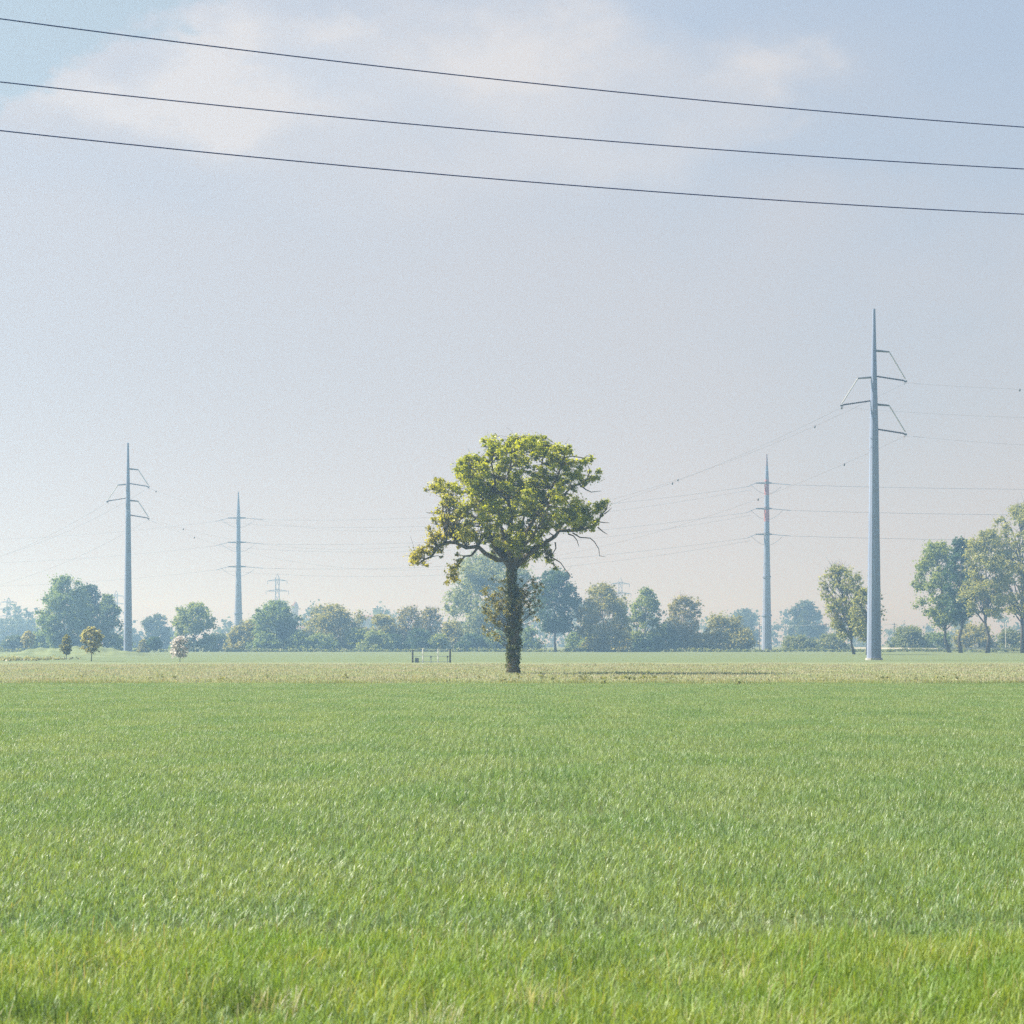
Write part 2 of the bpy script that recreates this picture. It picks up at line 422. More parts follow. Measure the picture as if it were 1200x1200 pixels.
def tree(name, label, px, base, top, width, d, leaf, kind='round', clear=.15, dens=1.0, bark='bark_far', cat='tree', group=None,
         seed=0, lean=0.0, trunks=1, twig=0.0, cx=None, size=None, crown_leaf2=None, clump=.24, nclump=None, twigs=None):
    """a tree from its trunk column px, ground row base, top row, crown width in photo pixels at d metres"""
    g = np.random.default_rng(1000 + seed)
    k = d / F
    H = CAMZ + (HY - top) * k; R = width * k / 2
    X = (px - CX) * k; cxo = ((cx - px) * k) if cx is not None else 0.0
    root = empty(name, (X, d, 0), label, cat, group)
    z0, z1 = H * clear, H
    nc = nclump or int(70 + 30 * (z1 - z0) / max(2 * R, .1))
    cen, rad = [], []
    tries = 0
    while len(cen) < nc and tries < 9000:
        tries += 1
        t = g.random()
        if kind == 'round': pr = math.sin(math.pi * min(1, t ** .85 * .96 + .04)) ** .55
        elif kind == 'broad': pr = math.sin(math.pi * min(1, t ** 1.25 * .93 + .07)) ** .5
        elif kind == 'dome': pr = (1 - max(0, (t - .45) / .55) ** 2.6) ** .6 * (.88 + .12 * t)
        elif kind == 'bush': pr = math.cos(t * math.pi / 2) ** .6
        elif kind == 'tall': pr = math.sin(math.pi * min(1, t ** .7 * .92 + .08)) ** .8
        else: pr = 1
        an = g.random() * 2 * math.pi
        lob = 1 + .20 * math.sin(an * 3 + t * 7 + seed) + .13 * math.sin(an * 5 - t * 11 + seed * 2)
        rr = R * pr * lob * (.35 + .65 * g.random() ** .6)
        c = np.array([cxo * (.3 + .7 * t) + rr * math.cos(an), rr * math.sin(an), z0 + (z1 - z0) * t])
        r = R * clump * (.55 + .75 * g.random())
        lim = R * 1.04 - r * .75
        rho = math.hypot(c[0] - cxo * (.3 + .7 * t), c[1])
        if rho > lim and rho > 0: c[:2] = np.array([cxo * (.3 + .7 * t), 0]) + (c[:2] - [cxo * (.3 + .7 * t), 0]) * lim / rho
        if c[2] + r * .7 > H: c[2] = H - r * .7 * (.6 + .4 * g.random())
        c[2] = max(c[2], r * .4)
        cen.append(c); rad.append(r)
    for i in range(len(cen)):
        for _ in range(2):
            dv_ = g.normal(0, 1, 3); cen.append(cen[i] + dv_ / np.linalg.norm(dv_) * rad[i] * (.8 + .5 * g.random())); rad.append(rad[i] * (.3 + .3 * g.random()))
            cen[-1][2] = min(max(cen[-1][2], .2), H)
    cen = np.array(cen); rad = np.array(rad)
    # trunk and limbs
    tb = MB()
    tr = max(.035 if H < 6 else .12, H * .014) if cat == 'tree' else max(.05, H * .012)
    if twigs is None: twigs = int(26 + 40 * twig)
    bases = [np.array([0, 0, -.1])] if trunks == 1 else [np.array([g.normal(0, .12 * R), g.normal(0, .12 * R), -.1]) for _ in range(trunks)]
    stems = []
    for b0 in bases:
        hh = z0 + (z1 - z0) * (.78 if trunks == 1 else .6 + .25 * g.random())
        tp = np.array([b0[0] + cxo * .8 + lean * H + g.normal(0, .05 * H) * (trunks > 1), b0[1] + g.normal(0, .03 * H), hh])
        p = limb_path(g, b0, tp, 0, 7, .012)
        rads = [tr * 1.45] + [tr * (1 - .8 * i / 7) for i in range(1, 8)]
        tb.tube(p, [r_ / math.sqrt(trunks) for r_ in rads], 8)
        stems.append(p)
    order = g.permutation(nc)[:twigs]
    for i in order:
        c = cen[i]
        st = stems[g.integers(len(stems))]
        zt = max(z0 * .75, c[2] - .55 * (abs(c[0] - cxo) + abs(c[1])) - .12 * H)
        zs = [p[2] for p in st]
        a = np.array([np.interp(zt, zs, [p[q] for p in st]) for q in range(3)])
        if a[2] > c[2]: continue
        L = np.linalg.norm(c - a)
        rb = min(tr * .42, .018 * L + .03)
        e = c + (c - a) / L * rad[i] * (.3 + 1.1 * twig)
        tb.tube(limb_path(g, a, e, .06, 4, .05), [rb, rb * .8, rb * .6, rb * .4, rb * .18], 5, cap=False)
        for _ in range(int(1 + 5 * twig)):
            e2 = c + g.normal(0, 1, 3) * rad[i] * .9 + np.array([0, 0, rad[i] * .6 * twig])
            mid = a + (c - a) * (.55 + .4 * g.random())
            tb.tube(limb_path(g, mid, e2, .03, 2, .06), [rb * .4, rb * .25, rb * .1], 4, cap=False)
    tb.build('trunk', M[bark], root, smooth=True)
    # crown
    s = size or max(.16, 1.25 * d / 2133)
    per = np.maximum(8, (dens * 7.5 * (rad / s) ** 2)).astype(int)
    v, q, tone = leaves(g, cen, rad, per, s * 1.5)
    quads('crown', v, q, dict(tone=tone), LM[leaf], root)
    return root


# columns: name label px base top width d leaf kind ...
g_row = 'trees of the far tree line'
T = [
 # left cluster
 dict(name='broadleaf_tree', label='tall leafy tree with ragged top, biggest of the left clump left of the pole', px=76, base=762, top=677, width=66, d=440, leaf='mid', kind='broad', clear=.08, dens=.85, seed=1),
 dict(name='broadleaf_tree', label='dark leafy tree in the middle of the left clump beside the ragged tall one', px=104, base=762, top=687, width=46, d=448, leaf='dark', kind='round', clear=.1, dens=.9, seed=2),
 dict(name='broadleaf_tree', label='thin leaved tree at the right end of the left clump, next to the slim pole', px=126, base=762, top=697, width=38, d=444, leaf='mid', kind='tall', clear=.1, dens=.6, twig=.7, seed=3),
 dict(name='domed_tree', label='dense blue-looking dome shaped tree just right of the left pole', px=184, base=760, top=721, width=33, d=640, leaf='far', kind='dome', clear=.02, dens=1.3, seed=4),
 dict(name='round_tree', label='light green round headed tree right of the dome shaped tree', px=227, base=762, top=708, width=50, d=455, leaf='fresh', kind='round', clear=.1, dens=1.0, seed=5),
 dict(name='small_tree', label='small dark round tree standing in front of the dome shaped tree', px=181, base=764, top=747, width=17, d=420, leaf='dark', kind='round', clear=.3, dens=1.0, seed=6, size=.3),
 # saplings
 dict(name='young_tree', label='leftmost rust-leaved sapling near the left edge of the field', px=33, base=765, top=740, width=16, d=395, leaf='rust', kind='broad', clear=.28, dens=.11, seed=7, cat='tree', size=.17, twig=.8, clump=.2),
 dict(name='young_tree', label='pale yellow sapling in front of the grassy mound, middle of three', px=77.5, base=773, top=744, width=15, d=240, leaf='willow', kind='tall', clear=.25, dens=.14, seed=8, size=.12, twig=.8, clump=.2),
 dict(name='young_tree', label='largest rust and yellow sapling in front of the grassy mound', px=107, base=776, top=735.5, width=25, d=215, leaf='rust', kind='broad', clear=.3, dens=.11, seed=9, size=.13, twig=.8, clump=.2),
 dict(name='blossom_tree', label='little white blossoming tree on the green field right of the left pole', px=211, base=775.5, top=746.5, width=24, d=208, leaf='blossom', kind='round', clear=.24, dens=.25, seed=10, size=.11, twig=.7, clump=.2),
 # middle left
 dict(name='leafy_tree', label='bushy tree with taller peaked crown below the far lattice tower', px=324, base=762, top=706, width=58, d=470, leaf='mid', kind='round', clear=.03, dens=1.0, seed=11),
 dict(name='leafy_tree', label='low yellowish tree left of the peaked bushy tree', px=295, base=762, top=728, width=54, d=480, leaf='willow', kind='bush', clear=.0, dens=.8, seed=12),
 dict(name='willow_tree', label='wide rounded yellow green willow with leaning dark stem', px=388, base=762, top=711, width=74, d=475, leaf='willow', kind='dome', clear=.03, dens=.7, seed=13, twig=.4, lean=.2, cx=392),
 dict(name='leafy_tree', label='low bushy pale tree below the water tower', px=447, base=762, top=722, width=50, d=480, leaf='willow', kind='bush', clear=0, dens=.8, seed=14, twig=.3),
 dict(name='bare_tree', label='twiggy half bare tree with thin upright stems, left of its twin', px=480, base=762, top=711, width=34, d=482, leaf='olive', kind='dome', clear=.05, dens=.22, seed=15, twig=1.0, trunks=4),
 dict(name='bare_tree', label='twiggy half bare tree with thin upright stems beside the pale poplar', px=505, base=762, top=713, width=32, d=486, leaf='olive', kind='dome', clear=.05, dens=.22, seed=16, twig=1.0, trunks=4),
 dict(name='poplar_tree', label='huge pale silvery tree rising behind the lone oak trunk', px=574, base=762, top=649, width=104, d=500, leaf='pale', kind='broad', clear=.05, dens=.75, seed=17, clump=.2, nclump=150),
 dict(name='dark_tree', label='dark blue green tree with clear trunk right of the lone oak', px=651, base=763, top=670, width=56, d=450, leaf='dark', kind='broad', clear=.27, dens=.75, seed=18, clump=.25),
 dict(name='pale_stem_tree', label='rounded grey green tree with whitish branches right of the dark tree', px=706, base=763, top=686, width=64, d=452, leaf='willow', kind='round', clear=.08, dens=.75, seed=19, bark='bark_pale', twig=.6),
 dict(name='leafy_tree', label='upright grey green tree, first of the two tall ones left of the wide low bush', px=757, base=762, top=690, width=44, d=465, leaf='fresh', kind='tall', clear=.03, dens=.7, seed=20, twig=.3),
 dict(name='leafy_tree', label='sparse fan shaped tree beside the wide low bush', px=801, base=762, top=700, width=42, d=468, leaf='olive', kind='broad', clear=.1, dens=.5, seed=21, twig=1.0, bark='bark_pale'),
 # far individuals
 dict(name='distant_tree', label='hazy blue tree far off left of the striped pylon', px=874, base=758, top=714, width=34, d=900, leaf='far', kind='round', clear=.05, dens=1.1, seed=22),
 dict(name='distant_tree', label='hazy blue tree far off right of the striped pylon', px=945, base=758, top=705, width=42, d=800, leaf='far', kind='round', clear=.05, dens=1.0, seed=23),
 dict(name='distant_tree', label='hazy blue tree at the far left edge behind the rust sapling', px=14, base=758, top=727, width=60, d=850, leaf='far', kind='round', clear=.0, dens=1.0, seed=24),
 dict(name='distant_tree', label='hazy tree behind the right side of the left clump', px=152, base=758, top=737, width=26, d=800, leaf='far', kind='round', clear=.0, dens=1.0, seed=25),
 # right
 dict(name='olive_tree_pair', label='sparse olive brown tree with bare top twigs left of the big right pole', px=1001, base=763, top=664, width=56, d=352, leaf='airy', kind='broad', clear=.22, dens=.32, seed=26, twig=1.0, cx=984, lean=-.035),
 dict(name='sparse_tree', label='sparse tree half hidden behind the foot of the big right pole', px=1016, base=766, top=690, width=42, d=338, leaf='airy', kind='broad', clear=.22, dens=.28, seed=27, twig=.8),
 dict(name='maple_tree', label='green tree with bending trunk at the left of the right hand group', px=1113, base=762, top=637, width=64, d=420, leaf='warm', kind='round', clear=.27, dens=.85, seed=28, cx=1100, lean=-.04),
 dict(name='maple_tree', label='dark green narrow tree, second trunk of the right hand group', px=1126, base=764.5, top=632, width=42, d=405, leaf='dark', kind='round', clear=.31, dens=.85, seed=29),
 dict(name='maple_tree', label='light olive tree on thick dark trunk, third of the right hand group', px=1157, base=765, top=622, width=62, d=398, leaf='airy', kind='round', clear=.31, dens=.7, seed=30),
 dict(name='maple_tree', label='tallest pale tree cut by the right edge of the photo', px=1199, base=763, top=592, width=80, d=408, leaf='airy', kind='broad', clear=.26, dens=.6, seed=31, twig=.5, nclump=130, clump=.2),
]
for k_ in T:
    if k_['d'] >= 440 and k_['name'] != 'distant_tree': k_['group'] = g_row
    tree(**k_)
bpy_names = {'olive_tree_pair': 'sparse_tree'}
for o in list(C.objects):
    if o.name.split('.')[0] in bpy_names: o.name = bpy_names[o.name.split('.')[0]]

B = [
 (280, 735, 34, 470, 'willow', 'yellow green bush at the foot of the middle pylon'),
 (350, 741, 40, 466, 'mid', 'dark green bush between the peaked tree and the willow'),
 (420, 738, 36, 470, 'fresh', 'green bush at the right foot of the willow'),
 (462, 745, 30, 472, 'dark', 'dark low bush under the water tower'),
 (493, 738, 38, 470, 'dark', 'dark blue bush below the two twiggy trees'),
 (530, 730, 40, 476, 'willow', 'pale bush left of the huge silvery tree'),
 (553, 744, 36, 470, 'dark', 'dark bush left of the lone oak trunk'),
 (620, 737, 34, 474, 'mid', 'green bush between oak trunk and dark tree'),
 (676, 742, 36, 470, 'mid', 'green bush between the dark tree and the white branched tree'),
 (733, 741, 34, 466, 'willow', 'yellow bush right of the white branched tree'),
 (782, 733, 36, 468, 'mid', 'green bush between the two upright trees left of the wide bush'),
 (850, 723, 64, 470, 'willow', 'wide low olive bush left of the striped pylon'),
 (934, 747, 40, 500, 'hedge', 'pale low bush just right of the striped pylon foot'),
 (975, 745, 44, 500, 'hedge', 'low bush behind the sparse olive tree'),
 (1064, 736, 46, 500, 'hedge', 'wide pale bush right of the big right pole'),
 (1098, 742, 40, 505, 'mid', 'green bush behind the bending maple trunk'),
 (1142, 733, 48, 520, 'willow', 'brownish bush between the trunks of the right hand group'),
 (1186, 739, 44, 515, 'hedge', 'pale bush at the right edge beneath the tallest tree'),
 (52, 742, 44, 470, 'mid', 'green bush left of the left clump, behind the mound'),
 (140, 748, 30, 470, 'mid', 'green bush at the foot of the left clump beside the slim pole'),
 (168, 750, 14, 425, 'willow', 'small yellow bush left of the small dark tree'),
 (255, 744, 34, 520, 'far', 'bluish bush between the round headed tree and the middle pylon'),
 (310, 743, 40, 464, 'mid', 'green bush in front of the peaked bushy tree'),
 (375, 744, 44, 466, 'mid', 'dark green bush below the leaning willow stem'),
 (440, 741, 40, 466, 'fresh', 'fresh green bush in front of the low pale tree'),
 (515, 744, 30, 468, 'fresh', 'light bush right of the two twiggy trees'),
 (584, 741, 40, 472, 'mid', 'green bush hidden partly behind the lone oak trunk'),
 (700, 745, 40, 462, 'mid', 'low bush at the foot of the white branched tree'),
 (760, 746, 36, 462, 'dark', 'dark low bush at the foot of the upright grey green tree'),
 (815, 742, 36, 466, 'willow', 'yellow green bush at the foot of the fan shaped tree'),
 (20, 746, 40, 500, 'far', 'bluish bush at the left edge behind the rust sapling'),
 (212, 748, 26, 500, 'mid', 'green bush behind the white blossoming tree'),
]
for i, (px, top, w, d, lf, lab) in enumerate(B):
    tree('bush', lab, px, 762, top, w, d, lf, kind='bush', clear=0.0, dens=.9, cat='bush', group='bushes along the far tree line', seed=60 + i, trunks=3, clump=.3, nclump=46, twigs=12)

# hedgerow scrub along the ditch and the woods far behind
g = np.random.default_rng(5)
xs = np.arange(-125, 130, .55); n = len(xs)
hz = .35 + .45 * np.abs(np.sin(xs * .13) + .6 * np.sin(xs * .41 + 1)) * .6
cen = np.stack([xs + g.normal(0, .3, n), 452 + g.normal(0, .7, n) + .00 * xs, hz * .6], 1)
v, q, t = leaves(g, cen, .35 + .35 * hz, np.full(n, 26), .4)
tag(quads('ditch_scrub', v, q, dict(tone=t), LM['hedge']), 'low scrub hedge along the ditch in front of the far trees', 'hedge', kind='stuff')

cs, rs = [], []
for X in np.arange(-520, 560, 5.0):
    d = 1000 + 120 * math.sin(X * .011) + g.normal(0, 60)
    Ht = (14 + 3.5 * math.sin(X * .021 + 1) + 3 * math.sin(X * .057) + g.normal(0, 1.4)) * (1.15 if X > 0 else 1.0)
    for zz in np.arange(1, max(Ht, 3), 3.0):
        cs.append((X + g.normal(0, 2), d + g.normal(0, 5), min(zz, Ht - 2) + g.normal(0, .6))); rs.append(2.8 + g.random() * 1.4)
cs, rs = np.array(cs), np.array(rs)
v, q, t = leaves(g, cs, rs, np.full(len(cs), 45), 1.5)
tag(quads('distant_woodland', v, q, dict(tone=t), LM['far']), 'band of hazy blue woodland along the horizon', 'woodland', kind='stuff')

# ------------------------------------------------------------------ the lone oak
OD = 125.0
g = np.random.default_rng(77)


def oc(x, y):            # crop coordinates of the oak study -> metres beside / above its foot
    px, py = 470 + x / 3.87, 490 + y / 3.87
    return (px - 600.5) / F * OD, CAMZ + (HY - py) / F * OD


oak = empty('oak_tree', ((600.5 - CX) / F * OD, OD, 0), 'lone bright green oak with ivy clad trunk in the middle of the field', 'tree')
LIMBS = [  # (points in crop coordinates with depth in metres, r0, r1)
 ([(495, 680, 0), (440, 645, -.3), (350, 585, -.9), (250, 570, -1.2), (170, 592, -1.3), (110, 645, -1.4), (82, 668, -1.4)], .20, .03),
 ([(350, 590, -.9), (290, 630, -1.3), (252, 690, -1.5), (245, 735, -1.5)], .08, .02),
 ([(490, 670, .1), (430, 600, .4), (370, 480, .9), (300, 425, 1.2), (230, 355, 1.4), (160, 308, 1.4)], .18, .03),
 ([(370, 480, .9), (350, 380, 1.2), (318, 290, 1.3), (285, 215, 1.2)], .10, .025),
 ([(500, 670, 0), (490, 520, .1), (484, 370, .0), (495, 230, -.2), (520, 90, -.2)], .23, .03),
 ([(488, 450, .1), (430, 330, -.8), (410, 210, -1.1), (430, 115, -1.0)], .11, .025),
 ([(510, 665, 0), (575, 510, -.6), (650, 400, -1.1), (705, 280, -1.5), (745, 160, -1.4)], .19, .03),
 ([(600, 470, -.7), (620, 330, .6), (640, 200, 1.1), (655, 110, 1.0)], .10, .025),
 ([(650, 400, -1.1), (740, 350, -1.0), (820, 300, -.8), (880, 272, -.7)], .10, .02),
 ([(520, 670, .1), (620, 575, .8), (700, 532, 1.1), (780, 505, 1.2), (870, 485, 1.1), (915, 430, 1.0), (940, 380, 1.0)], .19, .025),
 ([(700, 532, 1.1), (760, 450, 1.6), (830, 410, 1.7)], .08, .02),
 ([(505, 660, 0), (520, 560, 1.6), (560, 430, 2.9), (590, 300, 3.3)], .16, .03),
 ([(500, 660, 0), (470, 560, -1.7), (440, 430, -3.0), (470, 300, -3.3)], .16, .03),
 ([(500, 660, 0), (560, 580, -2.0), (610, 520, -3.4), (640, 470, -4.2)], .13, .03),
 ([(500, 660, 0), (440, 570, 2.0), (400, 500, 3.4), (380, 440, 4.0)], .13, .03),
]
TWIGS = [[(780, 515, 1.2), (860, 540, 1.1), (900, 590, 1.0), (930, 626, 1.0)], [(640, 600, .8), (720, 650, .7), (750, 690, .7), (772, 722, .7)],
         [(895, 490, 1.1), (940, 522, 1.2)], [(925, 430, 1.0), (958, 402, 1.0)], [(180, 400, 1.2), (150, 425, 1.2), (110, 422, 1.2)],
         [(760, 520, 1.2), (800, 550, .9), (810, 580, .9)], [(700, 560, .8), (690, 610, .8), (660, 640, .8)], [(880, 460, 1.1), (950, 470, 1.2)],
         [(170, 330, 1.4), (140, 300, 1.4)], [(230, 560, -1.2), (160, 600, -1.6), (120, 570, -1.6)], [(800, 300, -.8), (860, 340, -.8), (905, 335, -.8)],
         [(730, 190, -1.4), (830, 190, -1.2), (862, 182, -1.2)]]
ob = MB()
trunk_pts = [oc(507, 1172), oc(508, 1120), oc(514, 1000), oc(515, 880), (oc(505, 770)), oc(498, 700), oc(500, 650)]
trunk_w = [.48, .32, .28, .26, .22, .29, .27]
ob.tube([(x, 0, z) for x, z in trunk_pts], trunk_w, 14)
lp = []
for pts, r0, r1 in LIMBS:
    P = [np.array([oc(x, y)[0], dy, oc(x, y)[1]]) for x, y, dy in pts]
    PP = []
    for a, b in zip(P[:-1], P[1:]):
        for t in (0, .5):
            p = a + (b - a) * t
            if t: p = p + g.normal(0, .10, 3)
            PP.append(p)
    PP.append(P[-1])
    m = len(PP)
    rr = [r0 + (r1 - r0) * (i / (m - 1)) ** .7 for i in range(m)]
    ob.tube(PP, rr, 8, cap=False)
    lp += [(p, r) for p, r in zip(PP[2:], rr[2:])]
for tw in TWIGS:
    P = [np.array([oc(x, y)[0], dy, oc(x, y)[1]]) for x, y, dy in tw]
    PP = []
    for a, b in zip(P[:-1], P[1:]): PP += [a, (a + b) / 2 + g.normal(0, .08, 3)]
    PP.append(P[-1]); m = len(PP)
    ob.tube(PP, [.045 - .033 * i / (m - 1) for i in range(m)], 5, cap=False)
CL = '''140,560 92,600 80,640 108,662 170,538 222,520 262,508 302,520 200,572 332,542 150,600 185,610 125,615 66,628 270,545
265,650 240,690 246,732 232,715 160,292 202,300 240,322 150,310 182,388 232,402 212,450 282,420 322,380 175,470 250,460 300,470
330,182 300,222 282,252 350,262 362,312 330,205 262,200 295,175 375,200 340,340 310,300 255,240
520,92 482,130 430,112 562,100 470,200 522,180 562,200 450,280 522,262 430,342 592,272 622,96 662,112 602,140 410,150 400,95 440,160 500,110 545,130 600,95 640,150 580,88
490,88 660,92 480,330 540,330 560,380 500,300 420,270 440,220
700,122 772,150 722,200 780,190 692,242 652,332 622,382 742,262 800,262 850,292 882,270 790,312 735,150 700,180 760,215 820,235 850,190 720,320 670,290 905,268 640,230 690,160
700,430 762,412 802,392 842,402 790,452 842,472 872,442 722,482 652,472 902,420 942,380 900,482 860,410 820,440 760,470 700,380 750,370 880,495 800,490 925,400 640,430
420,530 482,540 542,562 582,520 450,600 602,562 662,590 562,602 500,590 520,440 592,452 462,460 402,420 382,512 642,522 360,450 390,560 440,490 540,500 620,600 680,610 480,620 550,640 420,590
370,390 390,340 560,430 620,300 600,350 450,380 520,350 400,360 560,330 470,410 540,300 350,330 430,400 500,260 460,320 600,400 320,340 410,300'''
cl = np.array([[float(a) for a in s.split(',')] for s in CL.split()])
low_left = (cl[:, 1] > 480) & (cl[:, 0] < 350)
cl = np.where(low_left[:, None], cl, np.array([505, 380]) + (cl - np.array([505, 380])) * np.array([.955, .955]))
cl[:, 1] += np.clip((400 - cl[:, 0]) / 250, 0, 1) * np.clip((330 - cl[:, 1]) / 150, 0, 1) * 28
cc, crad, bronze = [], [], []
x0, z0_ = oc(500, 370)
Rc = oc(930, 370)[0] - x0
for (x, y) in cl:
    X, Z = oc(x, y)
    e = 1 - ((X - x0) / Rc) ** 2 - ((Z - z0_) / (Rc * .80)) ** 2
    dep = math.sqrt(max(e, .02)) * Rc * .8
    # the nearest limb decides the depth at the rim; inside, spread through the whole crown
    for rep in range(2 if e > .35 else 1):
        jx, jz = (g.normal(0, .16), g.normal(0, .16)) if rep else (0, 0)
        dd = [math.hypot(p[0] - X, p[2] - Z) for p, r in lp]
        near = lp[int(np.argmin(dd))][0][1]
        Y = near + g.normal(0, .35) if e < .35 else (g.random() * 2 - 1) * dep
        cc.append((X + jx, Y, Z + jz)); crad.append(.2 + .32 * g.random() ** 1.4)
        bronze.append(np.clip((330 - x) / 260 + (y - 330) / 500 + g.normal(0, .15), 0, 1))
for i in range(len(cc)):                      # small satellite sprays that break up the clumps
    for _ in range(2):
        cc.append(np.array(cc[i]) + np.clip(g.normal(0, 1, 3), -1.5, 1.3) * (.2 + .3 * crad[i])); crad.append(.10 + .16 * g.random()); bronze.append(bronze[i])
cc = np.array(cc); crad = np.array(crad); bronze = np.array(bronze)
for c, r in zip(cc, crad):        # branchlets carrying each leaf clump
    dd = np.array([np.linalg.norm(p - c) + .6 * max(0, p[2] - c[2]) for p, _ in lp])
    i = int(np.argmin(dd)); a, ra = lp[i]
    if np.linalg.norm(c - a) < .05: continue
    rb = min(ra * .6, .05)
    ob.tube(limb_path(g, a, c, .04, 3, .07), [rb, rb * .75, rb * .5, rb * .25], 5, cap=False)
    for _ in range(4):
        e = c + g.normal(0, 1, 3) * r * .75
        ob.tube(limb_path(g, a + (c - a) * .75, e, .03, 2, .08), [rb * .4, rb * .28, .006], 4, cap=False)
ob.build('trunk', M['bark'], oak, smooth=True)
LM['oak'] = leafmat('oak_leaf', (.23, .28, .008), (.49, .52, .014), trans=.55, rough=.45, spec=.4, c3=(.42, .36, .09), tr_tint=(1.15, 1.1, .5))
per = (16 + 255 * (crad / .45) ** 2).astype(int)
v, q, t = leaves(g, cc, crad, per, .13, up=.6, flat=.78)
dry = np.repeat(np.repeat(bronze, per), 4) * (.35 + .5 * np.repeat(g.random(len(q)), 4))
tag(quads('crown', v, q, dict(tone=t, dry=dry), LM['oak'], oak), 'bright yellow green young oak leaves, bronze on the left limbs')
# ivy hugging the trunk and the brushy shoots round its middle
LM['ivy'] = leafmat('ivy_leaf', (.085, .11, .028), (.20, .22, .07), trans=.25, rough=.45, spec=.4)
LM['shoots'] = leafmat('shoot_leaf', (.17, .175, .05), (.30, .28, .10), trans=.4)
ic, ir = [], []
for _ in range(330):
    y = 690 + (1165 - 690) * g.random() ** 1.25
    X, Z = oc(507, y)
    tx = np.interp(Z, [p[1] for p in trunk_pts], [p[0] for p in trunk_pts])
    an = g.random() * 2 * math.pi; rr = .26 + .07 * g.random() + .07 * math.exp(-((y - 900) / 120) ** 2)
    if y < 790: rr *= .76
    ic.append((tx + rr * math.cos(an), rr * math.sin(an), Z)); ir.append(.09 + .12 * g.random())
v, q, t = leaves(g, np.array(ic), np.array(ir), np.full(len(ic), 26), .12, up=.1, flat=1.2)
quads('ivy', v, q, dict(tone=t), LM['ivy'], oak)
sc_, sr_ = [], []
sb = MB()
for k in range(115):
    left = g.random() < .56
    if left: x = 372 + 120 * g.random() ** .8; y = 850 + g.normal(0, 68)
    else: x = 535 + 100 * g.random() ** 1.3; y = 830 + g.normal(0, 50)
    y = min(max(y, 735), 1000)
    X, Z = oc(x, y)
    X0, Z0 = oc(512, min(y + 60 + 40 * g.random(), 1080))
    Y = g.normal(0, .75)
    c = np.array([X, Y, Z]); sc_.append(c); sr_.append(.17 + .2 * g.random())
    sb.tube(limb_path(g, (X0, Y * .2, Z0), c + g.normal(0, .1, 3), .05, 3, .05), [.028, .02, .014, .006], 4, cap=False)
sc_, sr_ = np.array(sc_), np.array(sr_)
v, q, t = leaves(g, sc_, sr_, np.full(len(sc_), 34), .11, up=.3)
so = quads('side_shoots', v, q, dict(tone=t), LM['shoots'], oak)
so['label'] = 'olive brushy side shoots round the middle of the oak trunk'
sb.build('twigs', M['bark'], so)
# weeds at the oak's foot
wb_c = np.stack([g.normal(0, .7, 60), g.normal(0, .6, 60), .12 + .15 * g.random(60)], 1)

# ------------------------------------------------------------------ transmission poles
def prof_tube(mb, H, pts, n=16):
    """pts: (height fraction, radius)"""
    mb.tube([(0, 0, H * a) for a, r in pts], [r for a, r in pts], n)


def brace_pole(label, px, d, top, base_r, top_r, phases):
    """slim pole with three insulated braced arms; phases: (arm row, side, tip px, tip row, arm px)"""
    k = d / F
    H = CAMZ + (HY - top) * k; X = (px - CX) * k
    root = empty('power_pole', (X, d, 0), label, 'power pole', 'slim poles with braced arms')
    m = MB(); prof_tube(m, H, [(0, base_r), (.33, base_r * .80), (.34, base_r * .78), (.66, (base_r + top_r) * .5), (.67, (base_r + top_r) * .48), (1, top_r)], 12)
    m.build('shaft', M['steel'], root)
    m = MB(); m.tube([(0, 0, 0), (0, 0, .22)], base_r * 1.18, 12); m.build('base_flange', M['concrete'], root)
    for zf in (.36, .68):
        m = MB(); m.tube([(0, 0, H * zf - .12), (0, 0, H * zf + .12)], (base_r + (top_r - base_r) * zf) * 1.05, 12)
        m.build('joint_collar', M['steel'], root)
    tips = []
    zof = lambda row: CAMZ + (HY - row) * k
    rat = lambda z: base_r + (top_r - base_r) * z / H
    for arm_row, side, tip_px, tip_row, armx in phases:
        za, zt, zl = zof(arm_row), zof(tip_row), zof(tip_row - 5 * 231 / d)
        xa = side * armx * k; xt = (tip_px - px) * k
        ra = rat(za)
        a = MB(); a.tube([(side * ra * .9, 0, za), (xa, 0, za - .12)], [.13, .09], 8); a.tube([(0, 0, za - .22), (0, 0, za + .22)], ra * 1.12, 10)
        ao = a.build('cross_arm', M['steel_dark'], root)
        s = MB(); ns = 14
        p0, p1 = np.array([xa, 0, za - .14]), np.array([xt, 0, zt + .15])
        s.tube([p0 + (p1 - p0) * i / 30 for i in range(31)], [.05 if i % 2 else .085 for i in range(31)], 7)
        s.build('diagonal_insulator', M['insul_pale'], root)
        s = MB(); p0, p1 = np.array([side * rat(zl) * .9, 0, zl]), np.array([xt - side * .12, 0, zt])
        s.tube([p0 + (p1 - p0) * i / 30 for i in range(31)], [.06 if i % 2 else .105 for i in range(31)], 7)
        s.build('post_insulator', M['insul_dark'], root)
        c = MB(); c.box((xt, 0, zt - .08), (.34, .18, .16)); c.tube([(xt, -.6, zt - .34), (xt, 0, zt - .2), (xt, .6, zt - .34)], .035, 6)
        c.tube([(xt, 0, zt - .25), (xt, 0, zt)], .04, 6)
        c.build('wire_clamp', M['steel_dark'], root)
        tips.append(np.array([X + xt, d, zt - .25]))
    return tips


